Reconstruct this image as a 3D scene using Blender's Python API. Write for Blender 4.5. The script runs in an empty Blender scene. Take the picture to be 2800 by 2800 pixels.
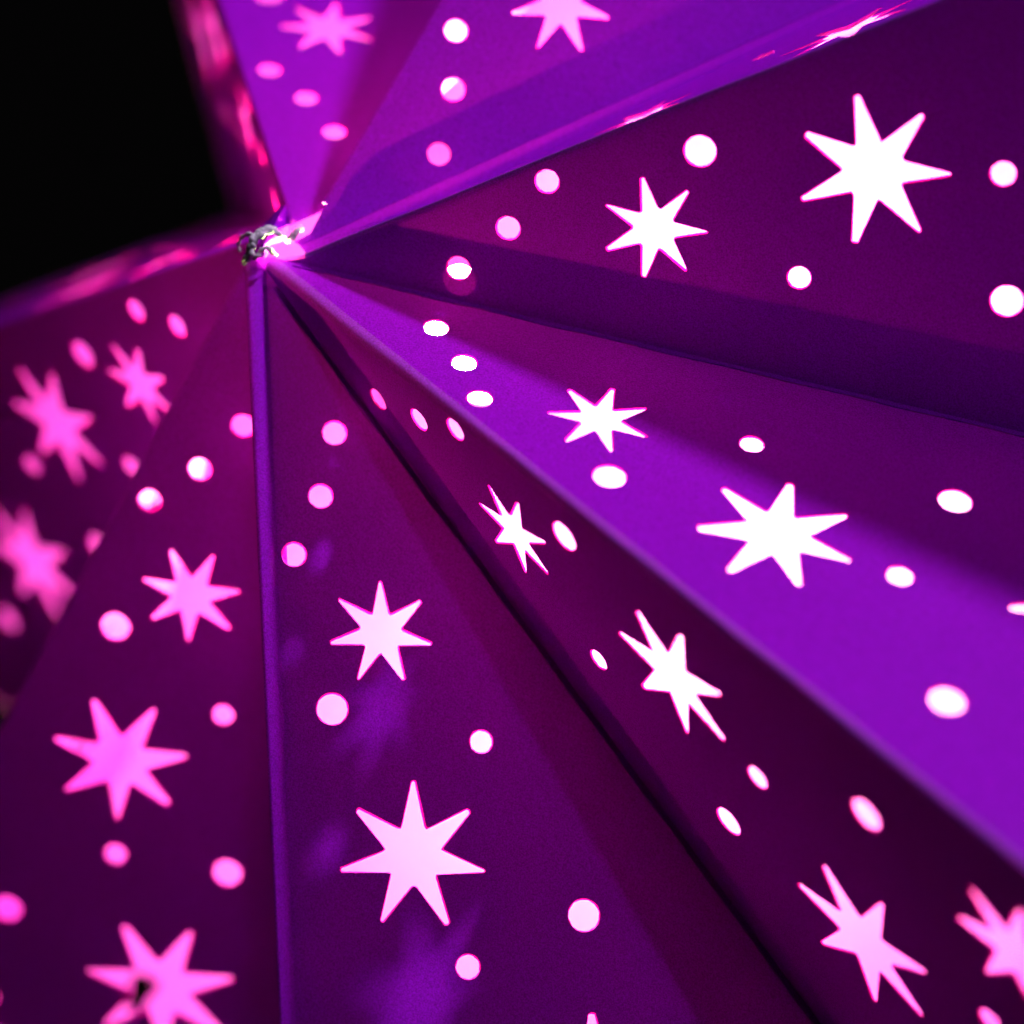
import bpy, bmesh, math, random
from mathutils import Vector, geometry
random.seed(7)
C = bpy.context.scene.collection
SC = 0.53                     # metres per survey unit
LIFT = 1.6                    # height of the camera above the ground

def world(p):                 # survey axes (right, down, away) -> world metres
    return Vector((p[0] * SC, p[2] * SC, -p[1] * SC + LIFT))

# ------------------------------------------------------------------ camera
cam_d = bpy.data.cameras.new('camera')
cam = bpy.data.objects.new('camera', cam_d)
C.objects.link(cam)
cam.location = (0, 0, LIFT)
cam.rotation_euler = (math.radians(90), 0, 0)
cam_d.sensor_width = 36.0
cam_d.lens = 36.0 * 7522.669 / 2800.0
cam_d.clip_start = 0.01
cam_d.clip_end = 200.0
cam_d.dof.use_dof = True
cam_d.dof.focus_distance = 0.966 * SC
cam_d.dof.aperture_fstop = (cam_d.lens / 1000.0) / (0.031 * SC)
bpy.context.scene.camera = cam

# ------------------------------------------------------------------ world: a dark night
W = bpy.data.worlds.new('World')
bpy.context.scene.world = W
W.use_nodes = True
W.node_tree.nodes['Background'].inputs[0].default_value = (0.9, 0.8, 0.9, 1)
W.node_tree.nodes['Background'].inputs[1].default_value = 0.0012
vs = bpy.context.scene.view_settings
vs.view_transform = 'Standard'
vs.look = 'None'
vs.exposure = 0.0
vs.gamma = 1.0
cy = bpy.context.scene.cycles
cy.max_bounces = 10
cy.diffuse_bounces = 8
cy.transmission_bounces = 8
cy.glossy_bounces = 4

# lamp standing off to the upper right of the lantern (a white lamp out of frame)
KEY = Vector((0.580, -0.775, -0.240))
def lamp(name, direction, watts, size, colour, dist):
    d = bpy.data.lights.new(name, 'AREA')
    d.shape = 'DISK'
    d.size = size
    d.energy = watts
    d.color = colour
    o = bpy.data.objects.new(name, d)
    C.objects.link(o)
    v = Vector((direction.x, direction.z, -direction.y)).normalized()
    o.location = world((0.0, 0.0, 0.97)) + v * dist
    o.rotation_euler = v.to_track_quat('Z', 'Y').to_euler()
lamp('key_lamp', KEY, 430.0, 0.46, (0.86, 0.88, 1.0), 8.0)
lamp('dim_lamp', Vector((0.07, -0.76, -0.64)), 52.0, 0.22, (0.86, 0.90, 1.0), 8.0)  # dimmer lamp out of frame, direction taken from a shadow edge

# ------------------------------------------------------------------ survey of the lantern (units from its apex)
APEX= [-0.08898, -0.09416, 1.0]
RIDGE= {0: ([0.01113, -0.00313, 0.001], [-0.24919, -0.6612, 0.70761]), 1: ([0.00676, 0.00392, 0.00087], [0.47581, -0.86071, 0.18104]), 2: ([0.00092, 0.00227, 0.00033], [0.87412, -0.29999, -0.382]), 3: ([-0.00228, 0.00188, -0.00088], [0.64873, 0.53027, -0.54585]), 4: ([-0.00616, 0.00088, 0.00209], [0.06448, 0.97353, -0.21927]), 5: ([-0.0056, -0.00203, -0.00259], [-0.46996, 0.78705, 0.39962]), 6: ([-0.00173, -0.00621, -0.00052], [-0.59442, 0.09898, 0.79804])}
VALLEY= {0: ([0.00735, 0.00086, -0.0039], [0.43453, -0.5751, 0.69314]), 1: ([0.00102, 0.00224, 0.00029], [0.88657, -0.42594, 0.18049]), 2: ([-0.00027, 0.00122, 0.00017], [0.9599, 0.23557, -0.15198]), 3: ([-0.00335, 0.00265, 0.00227], [0.59263, 0.80291, -0.06419]), 4: ([-0.00608, 0.00085, -0.00126], [0.04599, 0.91642, 0.39756]), 5: ([-0.00287, -0.00455, 0.00236], [-0.2344, 0.56105, 0.7939]), 6: ([0.00937, -0.01066, 0.00024], [-0.14602, -0.10659, 0.98352])}
FRAME= {(0, -1): ([0.01113, -0.00313, 0.001], [-0.24919, -0.6612, 0.70761], [0.09062, 0.71154, 0.69678]), (0, 1): ([0.0102, -0.00562, 0.00366], [-0.24919, -0.6612, 0.70761], [0.9652, -0.10967, 0.23741]), (1, -1): ([0.00676, 0.00392, 0.00087], [0.47581, -0.86071, 0.18104], [0.07283, 0.24368, 0.96712]), (1, 1): ([0.00659, 0.00423, 0.0008], [0.47581, -0.86071, 0.18104], [0.8688, 0.49201, 0.05577]), (2, -1): ([0.00092, 0.00227, 0.00033], [0.87412, -0.29999, -0.382], [0.28571, -0.31846, 0.90386]), (2, 1): ([0.00039, 0.00245, 0.00057], [0.87412, -0.29999, -0.382], [0.42181, 0.85878, 0.29082]), (3, -1): ([-0.00149, 0.00252, -0.00155], [0.64873, 0.53027, -0.54585], [0.75612, -0.3679, 0.54123]), (3, 1): ([-0.00304, 0.00125, -0.00024], [0.64873, 0.53027, -0.54585], [0.08286, 0.66378, 0.74332]), (4, -1): ([-0.00605, 0.00268, 0.00168], [0.06448, 0.97353, -0.21927], [0.97647, -0.01624, 0.21504]), (4, 1): ([-0.00616, 0.00088, 0.00209], [0.06448, 0.97353, -0.21927], [-0.01036, 0.22037, 0.97536]), (5, -1): ([-0.00555, -0.00213, -0.00264], [-0.46996, 0.78705, 0.39962], [0.87654, 0.46945, 0.10624]), (5, 1): ([-0.0056, -0.00203, -0.00259], [-0.46996, 0.78705, 0.39962], [0.3516, -0.24834, 0.90261]), (6, -1): ([0.00098, -0.00666, -0.00416], [-0.59442, 0.09898, 0.79804], [0.4607, 0.85531, 0.23707]), (6, 1): ([-0.00173, -0.00621, -0.00052], [-0.59442, 0.09898, 0.79804], [0.71967, -0.37733, 0.58284])}
WINDOWS={
(0, -1) : [(0.0653, 0.0277, 0.0044), (0.089, 0.0213, 0.0044), (0.1098, 0.0108, 0.0044), (0.1654, 0.0212, 0.0057), (0.1791, 0.0745, 0.0042), (0.2582, 0.0648, 0.0044), (0.2424, 0.1078, 0.0058), (0.3067, 0.0361, 0.0059), (0.1386, 0.0405, 0.0191, -1.3856), (0.2183, 0.0479, 0.0268, 1.3092), (0.3075, 0.1083, 0.0318, 4.978), (0.3704, 0.0455, 0.0240, 0.230), (0.3634, 0.1358, 0.0058), (0.363, 0.0923, 0.0044)] ,
(0, 1) : [(0.0652, 0.0276, 0.0044), (0.0895, 0.0215, 0.0044), (0.1108, 0.0111, 0.0044), (0.1654, 0.0212, 0.0057), (0.1791, 0.0745, 0.0042), (0.2582, 0.0648, 0.0044), (0.2424, 0.1078, 0.0058), (0.3067, 0.0361, 0.0059), (0.1382, 0.0402, 0.0194, -1.4108), (0.2183, 0.0479, 0.0268, 1.3092), (0.3075, 0.1083, 0.0318, 4.978), (0.3704, 0.0455, 0.0240, 0.230), (0.3634, 0.1358, 0.0058), (0.363, 0.0923, 0.0044)] ,
(1, -1) : [(0.0653, 0.0277, 0.0044), (0.089, 0.0213, 0.0044), (0.1098, 0.0108, 0.0044), (0.1654, 0.0212, 0.0057), (0.1791, 0.0745, 0.0042), (0.2582, 0.0648, 0.0044), (0.2424, 0.1078, 0.0058), (0.3067, 0.0361, 0.0059), (0.1386, 0.0405, 0.0191, -1.3856), (0.2183, 0.0479, 0.0268, 1.3092), (0.3075, 0.1083, 0.0318, 4.978), (0.3704, 0.0455, 0.0240, 0.230), (0.3634, 0.1358, 0.0058), (0.363, 0.0923, 0.0044)] ,
(1, 1) : [(0.0651, 0.0282, 0.0044), (0.0893, 0.0209, 0.0044), (0.1095, 0.0109, 0.0044), (0.1654, 0.0212, 0.0057), (0.1791, 0.0745, 0.0042), (0.2582, 0.0648, 0.0044), (0.2424, 0.1078, 0.0058), (0.3067, 0.0361, 0.0059), (0.1389, 0.0399, 0.0191, -1.3856), (0.2183, 0.0479, 0.0268, 1.3092), (0.3075, 0.1083, 0.0318, 4.978), (0.3704, 0.0455, 0.0240, 0.230), (0.3634, 0.1358, 0.0058), (0.363, 0.0923, 0.0044)] ,
(2, -1) : [(0.0653, 0.0277, 0.0044), (0.089, 0.0213, 0.0044), (0.1098, 0.0108, 0.0044), (0.1654, 0.0212, 0.0057), (0.1791, 0.0745, 0.0042), (0.2582, 0.0648, 0.0044), (0.2424, 0.1078, 0.0058), (0.3067, 0.0361, 0.0059), (0.1386, 0.0405, 0.0191, -1.3856), (0.2183, 0.0479, 0.0268, 1.3092), (0.3075, 0.1083, 0.0318, 4.978), (0.3704, 0.0455, 0.0240, 0.230), (0.3634, 0.1358, 0.0058), (0.363, 0.0923, 0.0044)] ,
(2, 1) : [(0.0659, 0.0281, 0.0044), (0.0896, 0.0212, 0.0044), (0.1102, 0.0107, 0.0044), (0.1653, 0.0204, 0.0057), (0.1792, 0.0748, 0.0042), (0.2581, 0.0651, 0.0044), (0.2427, 0.1077, 0.0058), (0.3067, 0.0361, 0.0059), (0.1386, 0.0403, 0.019, -1.3752), (0.2179, 0.0483, 0.0266, 1.3266), (0.3075, 0.1083, 0.0318, 4.978), (0.3704, 0.0455, 0.0240, 0.230), (0.3634, 0.1358, 0.0058), (0.363, 0.0923, 0.0044)] ,
(3, -1) : [(0.0676, 0.0261, 0.0044), (0.089, 0.0212, 0.0044), (0.1079, 0.0124, 0.0044), (0.1649, 0.0213, 0.0057), (0.18, 0.0736, 0.0042), (0.2573, 0.0656, 0.0044), (0.2416, 0.1096, 0.0058), (0.3065, 0.0345, 0.0059), (0.1396, 0.0397, 0.0182, -1.4307), (0.2185, 0.0474, 0.0268, 1.3059), (0.3075, 0.1083, 0.0318, 4.978), (0.3704, 0.0455, 0.0240, 0.230), (0.3634, 0.1358, 0.0058), (0.363, 0.0923, 0.0044)] ,
(3, 1) : [(0.0642, 0.0279, 0.0044), (0.0889, 0.0202, 0.0044), (0.1106, 0.0089, 0.0044), (0.1662, 0.0196, 0.0057), (0.1787, 0.0748, 0.0042), (0.2582, 0.0659, 0.0044), (0.243, 0.1062, 0.0058), (0.3076, 0.0368, 0.0059), (0.1379, 0.0406, 0.0192, -1.3451), (0.2182, 0.0485, 0.0268, 1.3361), (0.3076, 0.1087, 0.031, 4.9753), (0.3704, 0.0455, 0.0240, 0.230), (0.3634, 0.1358, 0.0058), (0.363, 0.0923, 0.0044)] ,
(4, -1) : [(0.0651, 0.0274, 0.0044), (0.0885, 0.0212, 0.0044), (0.1097, 0.0106, 0.0044), (0.1657, 0.0215, 0.0057), (0.1791, 0.0743, 0.0042), (0.2579, 0.0646, 0.0044), (0.2421, 0.1074, 0.0058), (0.3067, 0.0361, 0.0059), (0.1388, 0.0405, 0.0191, -1.386), (0.2184, 0.0477, 0.0264, 1.2917), (0.3075, 0.1083, 0.0318, 4.978), (0.3704, 0.0455, 0.0240, 0.230), (0.3634, 0.1358, 0.0058), (0.363, 0.0923, 0.0044)] ,
(4, 1) : [(0.0653, 0.0277, 0.0044), (0.089, 0.0213, 0.0044), (0.1098, 0.0108, 0.0044), (0.1654, 0.0212, 0.0057), (0.1791, 0.0745, 0.0042), (0.2582, 0.0648, 0.0044), (0.2424, 0.1078, 0.0058), (0.3067, 0.0361, 0.0059), (0.1386, 0.0405, 0.0191, -1.3856), (0.2183, 0.0479, 0.0268, 1.3092), (0.3075, 0.1083, 0.0318, 4.978), (0.3704, 0.0455, 0.0240, 0.230), (0.3634, 0.1358, 0.0058), (0.363, 0.0923, 0.0044)] ,
(5, -1) : [(0.0647, 0.028, 0.0044), (0.089, 0.0215, 0.0044), (0.1105, 0.0104, 0.0044), (0.1659, 0.0215, 0.0057), (0.1787, 0.0747, 0.0042), (0.2588, 0.0645, 0.0044), (0.2426, 0.1074, 0.0058), (0.306, 0.037, 0.0059), (0.1384, 0.0412, 0.0196, -1.3828), (0.2187, 0.048, 0.0274, 1.2906), (0.3071, 0.1074, 0.0318, 4.978), (0.3704, 0.0455, 0.0240, 0.230), (0.3634, 0.1358, 0.0058), (0.363, 0.0923, 0.0044)] ,
(5, 1) : [(0.0653, 0.0277, 0.0044), (0.089, 0.0213, 0.0044), (0.1098, 0.0108, 0.0044), (0.1654, 0.0212, 0.0057), (0.1791, 0.0745, 0.0042), (0.2582, 0.0648, 0.0044), (0.2424, 0.1078, 0.0058), (0.3067, 0.0361, 0.0059), (0.1386, 0.0405, 0.0191, -1.3856), (0.2183, 0.0479, 0.0268, 1.3092), (0.3075, 0.1083, 0.0318, 4.978), (0.3704, 0.0455, 0.0240, 0.230), (0.3634, 0.1358, 0.0058), (0.363, 0.0923, 0.0044)] ,
(6, -1) : [(0.0653, 0.0277, 0.0044), (0.0891, 0.0226, 0.0044), (0.1109, 0.0118, 0.0044), (0.1668, 0.0225, 0.0057), (0.1791, 0.0745, 0.0042), (0.2582, 0.0636, 0.0044), (0.2424, 0.1078, 0.0058), (0.3067, 0.0361, 0.0059), (0.1379, 0.0411, 0.0191, -1.3856), (0.2179, 0.0479, 0.0288, 1.3001), (0.3075, 0.1083, 0.0318, 4.978), (0.3704, 0.0455, 0.0240, 0.230), (0.3634, 0.1358, 0.0058), (0.363, 0.0923, 0.0044)] ,
(6, 1) : [(0.0653, 0.0277, 0.0044), (0.089, 0.0213, 0.0044), (0.1098, 0.0108, 0.0044), (0.1654, 0.0212, 0.0057), (0.1791, 0.0745, 0.0042), (0.2582, 0.0648, 0.0044), (0.2424, 0.1078, 0.0058), (0.3067, 0.0361, 0.0059), (0.1386, 0.0405, 0.0191, -1.3856), (0.2183, 0.0479, 0.0268, 1.3092), (0.3075, 0.1083, 0.0318, 4.978), (0.3704, 0.0455, 0.0240, 0.230), (0.3634, 0.1358, 0.0058), (0.363, 0.0923, 0.0044)] ,
}
AXIS= [0.64958, 0.29791, 0.6995]

A = Vector(APEX)
TIP = 0.84                    # ridge length
NOTCH = 0.39                  # valley length
FOLDS = {0: .0018, 1: .0016, 2: .0045, 3: .0047, 4: .0040, 5: .003, 6: .003}
FOLD = 0.0047                 # half width of the rounded ridge fold
FPX = 7522.669

def V(t): return Vector(t)
RX = {k: (V(a), V(b)) for k, (a, b) in RIDGE.items()}
VX = {k: (V(a), V(b)) for k, (a, b) in VALLEY.items()}
# the valley at the back of the lantern, seen end on
n6 = Vector((-0.1004 * 1.38, -0.1083 * 1.38, 1.38)) - A
s6 = Vector((-0.0916, -0.1016, 1.006)) - A
VX[6] = (s6, (n6 - s6).normalized())
FR = {k: (V(a), V(b), V(c)) for k, (a, b, c) in FRAME.items()}

def refit(key, r, pt):        # facet plane through a ridge and one more point
    x, u = RX[r]
    w = pt - x
    w = w - u * w.dot(u)
    FR[key] = (FR[key][0], u.copy(), w.normalized())
refit((0, -1), 0, n6)
refit((6, 1), 6, n6)
def facet_normal(key): return FR[key][1].cross(FR[key][2])
u6 = facet_normal((0, -1)).cross(facet_normal((6, 1))).normalized()
if u6.z < 0:
    u6 = -u6
VX[6] = (n6 - u6 * NOTCH, u6)

# this panel is tucked in under the fold of its arm: turned a little about its valley
_x, _u, _w = FR[(2, -1)]
_n = _u.cross(_w)
if _n.dot(Vector(AXIS)) < 0:
    _n = -_n
_a = _x + _u * .08 + _n * 0.0062
_b = _x + _u * .25 + _n * 0.0045
_m = (_b - _a).cross(VX[1][0] + VX[1][1] * NOTCH - _a).normalized()
FR[(2, -1)] = (_x + _n * ((_a - _x).dot(_m) / _n.dot(_m)), (_u - _m * _u.dot(_m)).normalized(), None)
_x, _u, _ = FR[(2, -1)]
_w = _m.cross(_u)
if _w.dot(VX[1][0] + VX[1][1] * NOTCH - _x) < 0:
    _w = -_w
FR[(2, -1)] = (_x, _u, _w)

R_START = {0: .015, 1: .027, 2: .013, 3: .002, 4: .0, 5: .0, 6: .0}
V_START = {0: .034, 1: .012, 2: .004, 3: .002, 4: .0, 5: .002, 6: .0}

# ------------------------------------------------------------------ helpers
def tag(o, **kw):
    for k, v in kw.items():
        o[k] = v
    return o

def empty(name, loc, **kw):
    o = bpy.data.objects.new(name, None)
    o.location = loc
    C.objects.link(o)
    return tag(o, **kw)

def link_mesh(name, verts, faces, mat, parent=None, smooth=False):
    me = bpy.data.meshes.new(name)
    base = Vector((0, 0, 0))
    q = parent
    while q is not None:
        base += q.location
        q = q.parent
    me.from_pydata([tuple(Vector(v) - base) for v in verts], [], faces)
    if smooth:
        for p in me.polygons:
            p.use_smooth = True
    me.materials.append(mat)
    me.update()
    o = bpy.data.objects.new(name, me)
    C.objects.link(o)
    if parent is not None:
        o.parent = parent
    return o

def tube(path, radii, sides=10):
    """swept tube along points (world), closed ends"""
    vs_, fs = [], []
    n = len(path)
    up = Vector((0.3, 0.9, 0.2))
    for i, p in enumerate(path):
        t = (path[min(i + 1, n - 1)] - path[max(i - 1, 0)]).normalized()
        a = t.cross(up)
        if a.length < 1e-4:
            a = t.cross(Vector((1, 0, 0)))
        a.normalize()
        b = t.cross(a)
        for s in range(sides):
            th = 2 * math.pi * s / sides
            vs_.append(p + (a * math.cos(th) + b * math.sin(th)) * radii[i])
    for i in range(n - 1):
        for s in range(sides):
            s2 = (s + 1) % sides
            fs.append((i * sides + s, i * sides + s2, (i + 1) * sides + s2, (i + 1) * sides + s))
    fs.append(tuple(range(sides))[::-1])
    fs.append(tuple((n - 1) * sides + s for s in range(sides)))
    return vs_, fs

def smooth_path(pts, sub=6):
    out = []
    n = len(pts)
    for i in range(n - 1):
        p0, p1, p2, p3 = pts[max(i - 1, 0)], pts[i], pts[i + 1], pts[min(i + 2, n - 1)]
        for k in range(sub):
            t = k / sub
            out.append(0.5 * ((2 * p1) + (p2 - p0) * t + (2 * p0 - 5 * p1 + 4 * p2 - p3) * t * t + (3 * p1 - p0 - 3 * p2 + p3) * t ** 3))
    out.append(pts[-1])
    return out

# ------------------------------------------------------------------ materials
def new_mat(name):
    m = bpy.data.materials.new(name)
    m.use_nodes = True
    m.node_tree.nodes.clear()
    return m, m.node_tree.nodes, m.node_tree.links

def card_material(name, outside, inside, through, gloss=0.004, bump=0.12):
    """printed card: violet outside, pale pink inside, glowing through when lit from behind"""
    m, N, K = new_mat(name)
    out = N.new('ShaderNodeOutputMaterial')
    geo = N.new('ShaderNodeNewGeometry')
    tc = N.new('ShaderNodeTexCoord')
    fibre = N.new('ShaderNodeTexNoise')
    fibre.inputs['Scale'].default_value = 3200
    fibre.inputs['Detail'].default_value = 6
    cloud = N.new('ShaderNodeTexNoise')
    cloud.inputs['Scale'].default_value = 34
    cloud.inputs['Detail'].default_value = 9
    cloud.inputs['Roughness'].default_value = 0.62
    K.new(tc.outputs['Object'], fibre.inputs['Vector'])
    K.new(tc.outputs['Object'], cloud.inputs['Vector'])
    def varied(col, amt, src):
        mr = N.new('ShaderNodeMapRange')
        mr.inputs['From Min'].default_value = 0.3
        mr.inputs['From Max'].default_value = 0.7
        mr.inputs['To Min'].default_value = 1 - amt
        mr.inputs['To Max'].default_value = 1 + amt
        K.new(src.outputs['Fac'], mr.inputs['Value'])
        mul = N.new('ShaderNodeVectorMath')
        mul.operation = 'SCALE'
        mul.inputs[0].default_value = col
        K.new(mr.outputs['Result'], mul.inputs['Scale'])
        return mul.outputs['Vector']
    mixc = N.new('ShaderNodeMix')
    mixc.data_type = 'RGBA'
    K.new(geo.outputs['Backfacing'], mixc.inputs['Factor'])
    K.new(varied(outside, .34, fibre), mixc.inputs['A'])
    K.new(varied(inside, .05, fibre), mixc.inputs['B'])
    bp = N.new('ShaderNodeBump')
    bp.inputs['Strength'].default_value = bump
    bp.inputs['Distance'].default_value = 0.0004
    K.new(fibre.outputs['Fac'], bp.inputs['Height'])
    buckle = N.new('ShaderNodeTexNoise')
    buckle.inputs['Scale'].default_value = 16
    buckle.inputs['Detail'].default_value = 3
    K.new(tc.outputs['Object'], buckle.inputs['Vector'])
    b2 = N.new('ShaderNodeBump')
    b2.inputs['Strength'].default_value = 0.2
    b2.inputs['Distance'].default_value = 0.012
    K.new(buckle.outputs['Fac'], b2.inputs['Height'])
    K.new(b2.outputs['Normal'], bp.inputs['Normal'])
    dif = N.new('ShaderNodeBsdfDiffuse')
    K.new(mixc.outputs['Result'], dif.inputs['Color'])
    K.new(bp.outputs['Normal'], dif.inputs['Normal'])
    tr = N.new('ShaderNodeBsdfTranslucent')
    K.new(varied(through, .16, cloud), tr.inputs['Color'])
    add = N.new('ShaderNodeAddShader')
    K.new(dif.outputs[0], add.inputs[0])
    K.new(tr.outputs[0], add.inputs[1])
    gl = N.new('ShaderNodeBsdfGlossy')
    gl.inputs['Roughness'].default_value = 0.42
    gl.inputs['Color'].default_value = (1, 1, 1, 1)
    K.new(bp.outputs['Normal'], gl.inputs['Normal'])
    mx = N.new('ShaderNodeMixShader')
    mx.inputs[0].default_value = gloss
    K.new(add.outputs[0], mx.inputs[1])
    K.new(gl.outputs[0], mx.inputs[2])
    K.new(mx.outputs[0], out.inputs['Surface'])
    return m

OUT = (0.38, 0.004, 0.72)
INN = (0.64, 0.056, 0.73)
THR = (0.0037, 0.00002, 0.0043)
M_CARD = card_material('violet_card', OUT, INN, THR)
M_FOLD = card_material('creased_card', (0.46, 0.05, 0.76), INN, THR)
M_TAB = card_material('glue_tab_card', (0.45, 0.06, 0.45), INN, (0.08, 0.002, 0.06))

def plain(name, col, rough=0.8, emit=None, strength=0.0):
    m, N, K = new_mat(name)
    out = N.new('ShaderNodeOutputMaterial')
    b = N.new('ShaderNodeBsdfPrincipled')
    tc = N.new('ShaderNodeTexCoord')
    nz = N.new('ShaderNodeTexNoise')
    nz.inputs['Scale'].default_value = 700
    nz.inputs['Detail'].default_value = 4
    K.new(tc.outputs['Object'], nz.inputs['Vector'])
    mr = N.new('ShaderNodeMapRange')
    mr.inputs['To Min'].default_value = 0.75
    mr.inputs['To Max'].default_value = 1.15
    K.new(nz.outputs['Fac'], mr.inputs['Value'])
    mul = N.new('ShaderNodeVectorMath')
    mul.operation = 'SCALE'
    mul.inputs[0].default_value = col
    K.new(mr.outputs['Result'], mul.inputs['Scale'])
    K.new(mul.outputs['Vector'], b.inputs['Base Color'])
    b.inputs['Roughness'].default_value = rough
    if emit:
        b.inputs['Emission Color'].default_value = (*emit, 1)
        b.inputs['Emission Strength'].default_value = strength
    bp = N.new('ShaderNodeBump')
    bp.inputs['Strength'].default_value = 0.3
    bp.inputs['Distance'].default_value = 0.0003
    K.new(nz.outputs['Fac'], bp.inputs['Height'])
    K.new(bp.outputs['Normal'], b.inputs['Normal'])
    K.new(b.outputs[0], out.inputs['Surface'])
    return m

M_EDGE_BLOOM = card_material('cut_edge_bloom', (0.40, 0.004, 0.45), (0.85, 0.1, 0.55), (0.28, 0.0003, 0.12), gloss=0.0)  # cut edge made extra translucent to stand in for bloom
M_STRING = plain('white_cotton', (0.93, 0.70, 0.93))
M_PORCELAIN = plain('white_porcelain', (0.85, 0.75, 0.8))
M_SOCKET = plain('black_plastic', (0.02, 0.02, 0.02), 0.5)
M_BULB = plain('lit_bulb_glass', (0.9, 0.9, 0.9), 0.3, (1.0, 2.20, 0.36), 610.0)

# ------------------------------------------------------------------ window outlines
def round_outline(u, v, r, n=44):
    return [(u + r * math.cos(2 * math.pi * i / n) * (1 + .006 * math.sin(4 * math.pi * i / n)), v + r * math.sin(2 * math.pi * i / n)) for i in range(n)]

def star_outline(u, v, r, ph, rnd):
    pts = []
    ri = r * 0.405
    for i in range(7):
        a = ph + 2 * math.pi * i / 7
        rr = r * (1 + rnd.uniform(-.028, .022))
        w = 0.030 * r
        a += rnd.uniform(-.022, .022)
        w *= rnd.uniform(.6, 1.5)
        ca, sa = math.cos(a), math.sin(a)
        pts.append((u + (rr - .015 * r) * ca + w * sa, v + (rr - .015 * r) * sa - w * ca))
        pts.append((u + rr * ca, v + rr * sa))
        pts.append((u + (rr - .015 * r) * ca - w * sa, v + (rr - .015 * r) * sa + w * ca))
        b = ph + 2 * math.pi * i / 7 + math.pi / 7 + rnd.uniform(-.02, .02)
        for da, f in ((-.075, 1.05), (0.0, 1.0), (.075, 1.05)):
            q_ = rnd.uniform(.975, 1.025)
            pts.append((u + ri * q_ * f * math.cos(b + da), v + ri * q_ * f * math.sin(b + da)))
    return pts

RIM = 0.00048                 # width of the magenta bloom rim round each opening

def grown(poly, d):
    area = sum(poly[i - 1][0] * poly[i][1] - poly[i][0] * poly[i - 1][1] for i in range(len(poly)))
    sg = 1 if area > 0 else -1
    out = []
    n = len(poly)
    for i in range(n):
        a, b, c = Vector(poly[i - 1]), Vector(poly[i]), Vector(poly[(i + 1) % n])
        e, f = (b - a).normalized(), (c - b).normalized()
        n1, n2 = Vector((e.y, -e.x)) * sg, Vector((f.y, -f.x)) * sg
        m = (n1 + n2).normalized()
        d_ = d * (1 + .45 * math.sin(i * 1.37 + poly[0][0] * 900) * math.sin(i * .41 + poly[0][1] * 700))
        out.append(tuple(b + m * d_ * min(1.6, 1 / max(.3, m.dot(n1)))))
    return out

def inside(pt, poly):
    x, y = pt
    c = False
    n = len(poly)
    for i in range(n):
        x1, y1 = poly[i]
        x2, y2 = poly[i - 1]
        if (y1 > y) != (y2 > y) and x < (x2 - x1) * (y - y1) / (y2 - y1) + x1:
            c = not c
    return c

def sheet_with_holes(outline, holes):
    """flat sheet in (u,v) with the holes cut out: points and triangles"""
    pts, edges = [], []
    for loop in [outline] + holes:
        b = len(pts)
        pts += [Vector(p) for p in loop]
        edges += [(b + i, b + (i + 1) % len(loop)) for i in range(len(loop))]
    vo, eo, fo, *_ = geometry.delaunay_2d_cdt(pts, edges, [], 0, 1e-6)
    keep = []
    for f in fo:
        c = sum((vo[i] for i in f), Vector((0, 0))) / len(f)
        if inside(c, outline) and not any(inside(c, h) for h in holes):
            keep.append(tuple(f))
    used = sorted({i for f in keep for i in f})
    mp = {i: j for j, i in enumerate(used)}
    return [tuple(vo[i]) for i in used], [tuple(mp[i] for i in f) for f in keep]

# ------------------------------------------------------------------ the lantern
apex = world(A)
lantern = empty('paper_star_lantern', apex,
                label='violet folded paper star lantern with cut-out stars and dots glowing pink from inside',
                category='paper lantern')

def to_world(fr, u, v, depth=0.0, nrm=None):
    x, e1, e2 = fr
    p = A + x + e1 * u + e2 * v
    if depth:
        p = p + nrm * depth
    return world(p)

# one round hole on the far side of an arm shows the night through a front star
_x, _u, _w = FR[(5, 1)]
_r = Vector(((385 - 1400) / FPX, (2716 - 1400) / FPX, 1.0))
_m = _u.cross(_w)
_q = _r * ((A + _x).dot(_m) / _r.dot(_m)) - A - _x
WINDOWS[(5, 1)] = [w for w in WINDOWS[(5, 1)] if math.hypot(w[0] - _q.dot(_u), w[1] - _q.dot(_w)) > .05] + [(_q.dot(_u), _q.dot(_w), .0105)]

WINDOWS[(6, -1)] = WINDOWS[(6, -1)][1:]     # hidden behind the next arm

VISIBLE = {(0, -1), (0, 1), (1, 1), (2, -1), (2, 1), (3, -1), (3, 1), (4, -1), (5, -1), (6, -1), (6, 1)}
TABS = {(2, 1): (.0213, .0290), (1, 1): (.0180, .0250), (3, 1): (.0165, .0138)}
panels = {}
AXV = V(AXIS)
CARD = 0.0009                 # thickness of the card

def facet_outline(key):
    k, s = key
    fr = FR[key]
    x, e1, e2 = fr
    vk = k if s > 0 else (k - 1) % 7
    def uv(p):
        q = p - x
        return (q.dot(e1), q.dot(e2))
    rx, ru = RX[k]
    vx, vu = VX[vk]
    a = uv(rx + ru * R_START[k])
    tv = V_START[vk]
    d = uv(vx + vu * tv)
    while d[1] < .002 and tv < .1:      # the valley begins on this panel's own side of the ridge
        tv += .001
        d = uv(vx + vu * tv)
    t = uv(rx + ru * TIP)
    n = uv(vx + vu * NOTCH)
    f = FOLDS[k]
    pts = [(a[0], a[1] + f), (t[0] - .02, f * .6), n, d]
    return pts, uv

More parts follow.
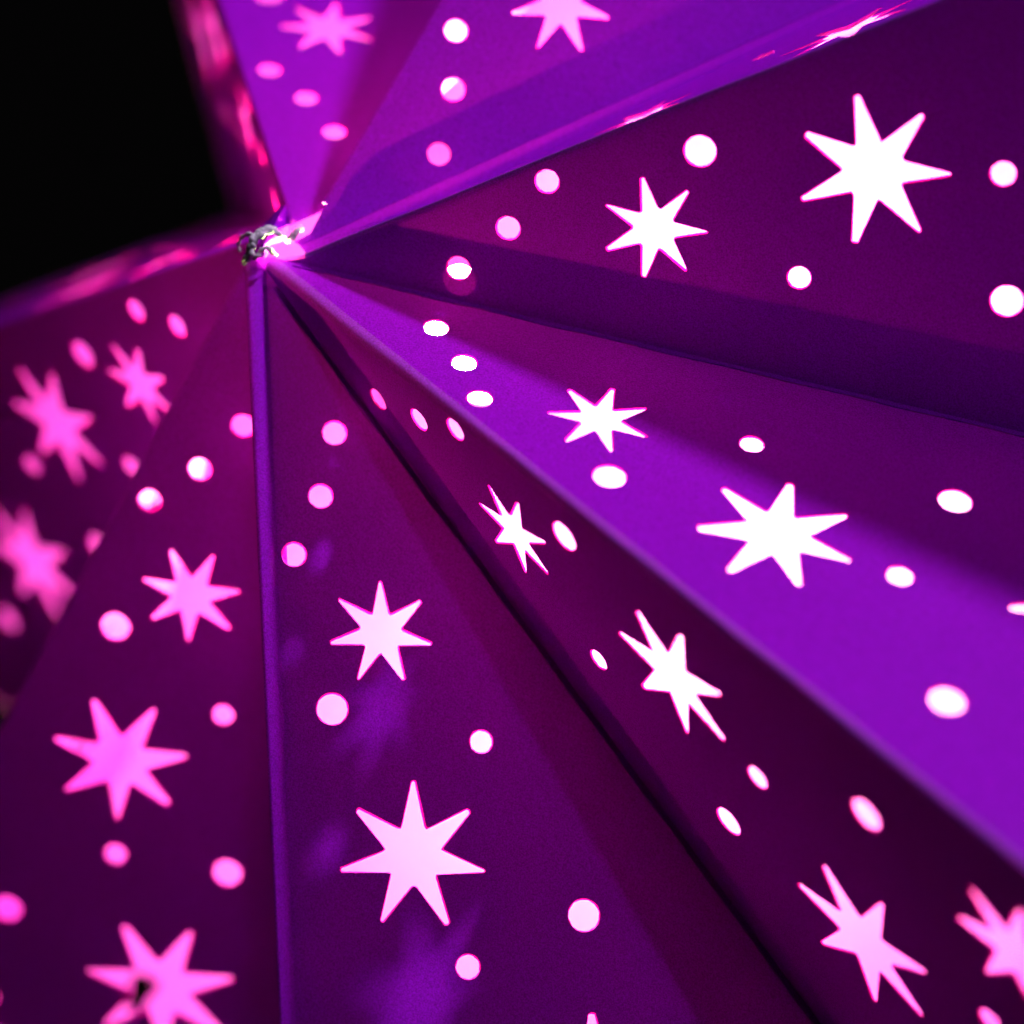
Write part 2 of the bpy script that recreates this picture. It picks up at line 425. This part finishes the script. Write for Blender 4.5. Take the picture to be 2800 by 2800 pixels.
def rebuild(key):
    k, s = key
    fr = FR[key]
    x, e1, e2 = fr
    nrm = e1.cross(e2)
    if nrm.dot(AXV) > 0:
        nrm = -nrm            # outward: away from the inside of the lantern
    flip = e1.cross(e2).dot(nrm) < 0
    outline, uv = facet_outline(key)
    if key == (0, 1):
        p = uv(Vector(((785 - 1400) / FPX, (652 - 1400) / FPX, 1.0)) * 1.012 - A)
        outline = outline[:3] + [outline[3], p]
    rnd = random.Random(k * 2 + s)
    holes, kinds = [], []
    for w in WINDOWS[key]:
        h = round_outline(*w) if len(w) == 3 else star_outline(*w, rnd)
        if all(inside(p, outline) for p in h):
            holes.append(h)
            kinds.append('round_cutout' if len(w) == 3 else 'star_cutout')
    wide = [grown(h, RIM * .4) for h in holes] if key in VISIBLE else holes
    slim = [grown(h, -RIM * .6) for h in holes]
    pts, tris = sheet_with_holes(outline, wide)
    vw = [to_world(fr, *p) for p in pts]
    # neighbours share the end points of their valley
    vk_ = k if s > 0 else (k - 1) % 7
    for corner, target in ((outline[2], VX[vk_][0] + VX[vk_][1] * NOTCH), (outline[3], None)):
        if target is None:
            if key == (2, -1):
                target = VX[vk_][0] + VX[vk_][1] * V_START[vk_]
            else:
                continue
        i = min(range(len(pts)), key=lambda q: (pts[q][0] - corner[0]) ** 2 + (pts[q][1] - corner[1]) ** 2)
        vw[i] = world(A + target)
    # a face seen from outside must be the front face
    world_n = world(nrm) - world(Vector((0, 0, 0)))
    fs = []
    for f in tris:
        a, b, c = (vw[i] for i in f[:3])
        fs.append(f if (b - a).cross(c - a).dot(world_n) > 0 else f[::-1])
    pan = link_mesh('card_panel', vw, fs, M_CARD, lantern)
    panels[key] = pan
    # cut edge of the card, its colour carrying the bloom round every opening
    if key in VISIBLE:
        for h, g, nm in zip(slim, wide, kinds):
            n = len(h)
            top = [to_world(fr, *p) for p in g]
            low = [to_world(fr, *p, -CARD * .5, nrm) for p in h]
            ff = [(i, (i + 1) % n, n + (i + 1) % n, n + i) for i in range(n)]
            ff = [f if (top[f[1]] - top[f[0]]).cross(low[f[2] - n] - top[f[0]]).dot(world_n) > 0 else f[::-1] for f in ff]
            link_mesh(nm, top + low, ff, M_EDGE_BLOOM, pan)
    # second sheet added behind this narrow panel to dim its glow, same holes
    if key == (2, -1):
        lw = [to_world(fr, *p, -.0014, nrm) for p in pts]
        link_mesh('dimming_sheet', lw, fs, M_TAB, pan)
    # the strip glued behind the panel along its valley
    if key in TABS:
        wid, wid2 = TABS[key]
        vk = k if s > 0 else (k - 1) % 7
        vx, vu = VX[vk]
        p0 = Vector(uv(vx + vu * V_START[vk]))
        p1 = Vector(uv(vx + vu * (NOTCH * .97)))
        d = (p1 - p0).normalized()
        side = Vector((d.y, -d.x))
        if side.y > 0:
            side = -side
        def lim(p):           # keep the strip on its own side of the ridge
            return (p.x, max(p.y, .006))
        n = 24
        inner = [lim(p0 + d * (0.012 + (p1 - p0).length * i / n * .97) + side * (wid + (wid2 - wid) * min(1, i / n * 1.3)) * (1 + .005 * math.sin(i * 1.7 + k))) for i in range(n + 1)]
        q0, q1 = p0 - side * .0005, p1 - side * .0005
        strip = [tuple(q0), tuple(q1)] + [p for p in inner[::-1]]
        d1 = WINDOWS[key][0]
        sh = {(2, 1): (-.0021, .0049, .0060), (1, 1): (-.0036, .0043, .0072), (3, 1): (.0028, .0012, .0056)}[key]
        th = [round_outline(d1[0] + sh[0], d1[1] + sh[1], sh[2])]
        th = [h for h in th if all(inside(p, strip) for p in h)]
        tp, tt = sheet_with_holes(strip, th)
        tw = [to_world(fr, *p, -.0014, nrm) for p in tp]
        tf = []
        for f in tt:
            a, b, c = (tw[i] for i in f[:3])
            tf.append(f if (b - a).cross(c - a).dot(world_n) > 0 else f[::-1])
        link_mesh('glue_tab', tw, tf, M_TAB, pan)

for key in [(k, s) for k in range(7) for s in (-1, 1)]:
    rebuild(key)

# the lapped paper edge that runs along a glued valley
for vk, key in ((2, (3, -1)), (3, (4, -1)), (1, (1, 1))):
    fr = FR[key]
    x, e1, e2 = fr
    nrm = e1.cross(e2)
    if nrm.dot(AXV) > 0:
        nrm = -nrm
    vx, vu = VX[vk]
    wn = world(nrm) - world(Vector((0, 0, 0)))
    rnd = random.Random(vk)
    lv, lf = [], []
    n = 60
    for i in range(n + 1):
        p = vx + vu * (.012 + (NOTCH - .02) * i / n)
        w_ = .0026 + .0003 * math.sin(i * .9) + rnd.uniform(-.0001, .0001)
        for d_, h_ in ((.0, .0), (.0, .0005), (w_, .0005), (w_, .0)):
            lv.append(world(A + p - e2 * d_ + nrm * h_))
    for i in range(n):
        for j in range(3):
            q = (4 * i + j, 4 * i + j + 1, 4 * i + j + 5, 4 * i + j + 4)
            lf.append(q if (lv[q[1]] - lv[q[0]]).cross(lv[q[2]] - lv[q[0]]).dot(wn) >= 0 else q[::-1])
    link_mesh('seam_lap', lv, lf, M_CARD, panels[key])

# rounded ridge folds joining the two panels of each arm
for k in range(7):
    L, Rr = FR[(k, -1)], FR[(k, 1)]
    rx, ru = RX[k]
    vs_, fs = [], []
    n, m = 30, 7
    for i in range(n + 1):
        u = R_START[k] + (TIP - .02 - R_START[k]) * i / n
        c = rx + ru * u
        f = FOLDS[k] * (1 - .4 * i / n)
        p0, p2 = c + L[2] * f, c + Rr[2] * f
        if k == 2:
            p0 = L[0] + L[1] * u + L[2] * f
        if k in (2, 3):       # a hand-made crease wanders a little
            c = c + (L[2] - Rr[2]).normalized() * .0005 * (math.sin(u * 41 + k) + .6 * math.sin(u * 97 + 2 * k))
        if k == 4:            # crest raised into a flat band, shaped to clear the shadow and catch light
            up = -(L[2] + Rr[2]).normalized()
            side = (L[2] - ru * L[2].dot(ru)).normalized()
            h = .0046 * (1 - .25 * min(1, i / n * 2))
            tp = 1 - .55 * min(1, i / n * 2)
            for dv, dh in ((-.0010, -.004), (.0003, h * .75), (.0007, h), (.0028, h * 1.04), (.0048, h * .92), (.0052, h * .75), (.0055, -.001), (.0062, -.004)):
                vs_.append(world(A + c + side * (dv * tp if dv > 0 else dv) + up * dh))
            continue
        for j in range(m + 1):
            t = j / m
            vs_.append(world(A + p0 * (1 - t) ** 2 + c * 2 * t * (1 - t) + p2 * t * t))
    out_dir = world(-(L[2] + Rr[2])) - world(Vector((0, 0, 0)))
    for i in range(n):
        for j in range(m):
            q = (i * (m + 1) + j, i * (m + 1) + j + 1, (i + 1) * (m + 1) + j + 1, (i + 1) * (m + 1) + j)
            a, b, c = vs_[q[0]], vs_[q[1]], vs_[q[2]]
            fs.append(q if (b - a).cross(c - a).dot(out_dir) > 0 else q[::-1])
    link_mesh('ridge_fold', vs_, fs, M_FOLD if k in (2, 3) else M_CARD, lantern, smooth=True)

# back half of the star
back = A + AXV * 0.275
for k in range(7):
    for s in (-1, 1):
        vk = k if s > 0 else (k - 1) % 7
        tip = A + RX[k][0] + RX[k][1] * TIP
        nt = A + VX[vk][0] + VX[vk][1] * NOTCH
        e1 = (tip - back).normalized()
        w = nt - back
        e2 = (w - e1 * w.dot(e1)).normalized()
        fr = (back - A, e1, e2)
        def uvb(p): return ((p - back).dot(e1), (p - back).dot(e2))
        outline = [(0.0, 0.0), uvb(tip), uvb(nt)]
        holes = []
        # extra opening to the dark outside, seen through one of the front stars
        ray = Vector(((385 - 1400) / FPX, (2716 - 1400) / FPX, 1.0))
        bn = e1.cross(e2)
        hit = ray * (back.dot(bn) / ray.dot(bn)) - back
        hu = (hit.dot(e1), hit.dot(e2))
        ring_ = [(hu[0] + (x - hu[0]) * (1.25 + .3 * math.sin(q * 1.9)), hu[1] + (y - hu[1]) * (1 + .35 * math.cos(q * 1.1))) for q, (x, y) in enumerate(round_outline(hu[0], hu[1], .0080, 20))]
        if all(inside(p, outline) for p in ring_):
            holes.append(ring_)
        pts, tris = sheet_with_holes(outline, holes)
        vw = [to_world(fr, *p) for p in pts]
        out_n = world(AXV) - world(Vector((0, 0, 0)))
        fs = []
        for f in tris:
            a, b, c = (vw[i] for i in f[:3])
            fs.append(f if (b - a).cross(c - a).dot(out_n) > 0 else f[::-1])
        link_mesh('back_panel', vw, fs, M_CARD, lantern)

# ------------------------------------------------------------------ crumpled paper gathered under the string
def px(x, y, z): return world(Vector(((x - 1400) / FPX, (y - 1400) / FPX, 1.0)) * z)
ring = [(782, 560, 1.018), (790, 612, 1.018), (786, 650, 1.014), (766, 662, 1.006), (738, 660, 1.0), (742, 684, .999), (724, 706, .999),
        (700, 712, .999), (680, 704, 1.0), (672, 684, 1.006), (684, 656, 1.010), (700, 636, 1.016), (735, 600, 1.022), (760, 570, 1.022)]
mid = []
cx, cy_ = 722, 668
rnd = random.Random(3)
for x, y, zz in ring:
    mid.append((cx + (x - cx) * .5 + rnd.uniform(-5, 5), cy_ + (y - cy_) * .5 + rnd.uniform(-5, 5), .985 + .5 * (zz - .985) + rnd.uniform(-.003, .003)))
gv = [px(cx, cy_, .986)] + [px(*p) for p in mid] + [px(*p) for p in ring]
n = len(ring)
gf = [(0, 1 + (i + 1) % n, 1 + i) for i in range(n)]
for i in range(n):
    a, b = 1 + i, 1 + (i + 1) % n
    gf += [(a, b, b + n, a + n)]
gf = [f if (gv[f[1]] - gv[f[0]]).cross(gv[f[2]] - gv[f[0]]).y < 0 else f[::-1] for f in gf]
link_mesh('gathered_tip', gv, gf, M_CARD, lantern)

# ------------------------------------------------------------------ frayed white string tied round the apex
def px(x, y, z): return world(Vector(((x - 1400) / FPX, (y - 1400) / FPX, 1.0)) * z)
U = SC / FPX                  # world length of one survey pixel at the apex
def cord(pts, r, seed, wob=3.0):
    rr = random.Random(seed)
    path = smooth_path([px(x + rr.uniform(-wob, wob), y + rr.uniform(-wob, wob), z + rr.uniform(-.0012, .0012)) for x, y, z in pts], 7)
    n = len(path)
    rad = [r * U * (1 + .3 * math.sin(i * 1.13 + seed) + rr.uniform(-.22, .22)) * min(1, .35 + 3 * min(i, n - 1 - i) / n) for i in range(n)]
    link_mesh('tie_string', *tube(path, rad, 9), M_STRING, lantern, smooth=True)
loop = [(664, 716, .996), (680, 698, .990), (688, 668, .988), (706, 640, .988), (738, 628, .990), (766, 642, .995), (784, 660, 1.002)]
for q in range(4):
    cord([(x + 5 * math.sin(q * 2.1 + i), y + 6 * math.cos(q * 1.9 + i * .8), z) for i, (x, y, z) in enumerate(loop)], 7.0, q)
cord([(657, 690, .997), (652, 668, .996), (664, 648, .993), (682, 642, .990), (704, 648, .988)], 5.0, 11)
cord([(796, 648, 1.000), (812, 632, 1.000), (826, 624, 1.002)], 8.0, 13)
cord([(700, 700, .990), (716, 682, .988), (734, 678, .989), (742, 692, .992), (760, 698, .996)], 6.0, 14)
cord([(690, 712, .992), (702, 700, .989), (712, 690, .988)], 6.0, 15)
cord([(784, 656, .999), (796, 640, .999), (808, 642, 1.0), (802, 652, 1.0), (790, 648, 1.0)], 6.0, 17)

# ------------------------------------------------------------------ the bulb inside
bc = Vector((-60 / FPX * 1.085, -500 / FPX * 1.085, 1.085))
bulb = empty('light_bulb', world(bc), label='lit white bulb hanging inside the violet paper star lantern', category='light bulb')
bv, bf = [], []
BZ = (world(bc) - cam.location).normalized()                  # the bulb points forward, its socket to the back
BX = BZ.orthogonal().normalized()
BY = BZ.cross(BX)
def bpt(r, a, h): return world(bc) + BX * (r * math.cos(a)) + BY * (r * math.sin(a)) + BZ * h
prof = [(0.0004, -.0155), (.0075, -.0135), (.013, -.008), (.015, 0), (.013, .0075), (.009, .012), (.0065, .017)]
ns = 20
for r, h in prof:
    for i in range(ns):
        bv.append(bpt(r, 2 * math.pi * i / ns, h))
for j in range(len(prof) - 1):
    for i in range(ns):
        bf.append((j * ns + i, j * ns + (i + 1) % ns, (j + 1) * ns + (i + 1) % ns, (j + 1) * ns + i))
link_mesh('glass', bv, bf, M_BULB, bulb, smooth=True)
sv, sf = tube([world(bc) + BZ * h for h in (.017, .018, .034, .036, .037)], [.007, .0085, .0085, .006, .002], 16)
link_mesh('socket', sv, sf, M_PORCELAIN, bulb)
cv, cf = tube([world(bc) + BZ * (.036 + .011 * i) + Vector((0, 0, .0006 * math.sin(i))) for i in range(9)], [.002] * 9, 8)
link_mesh('cable', cv, cf, M_PORCELAIN, bulb, smooth=True)
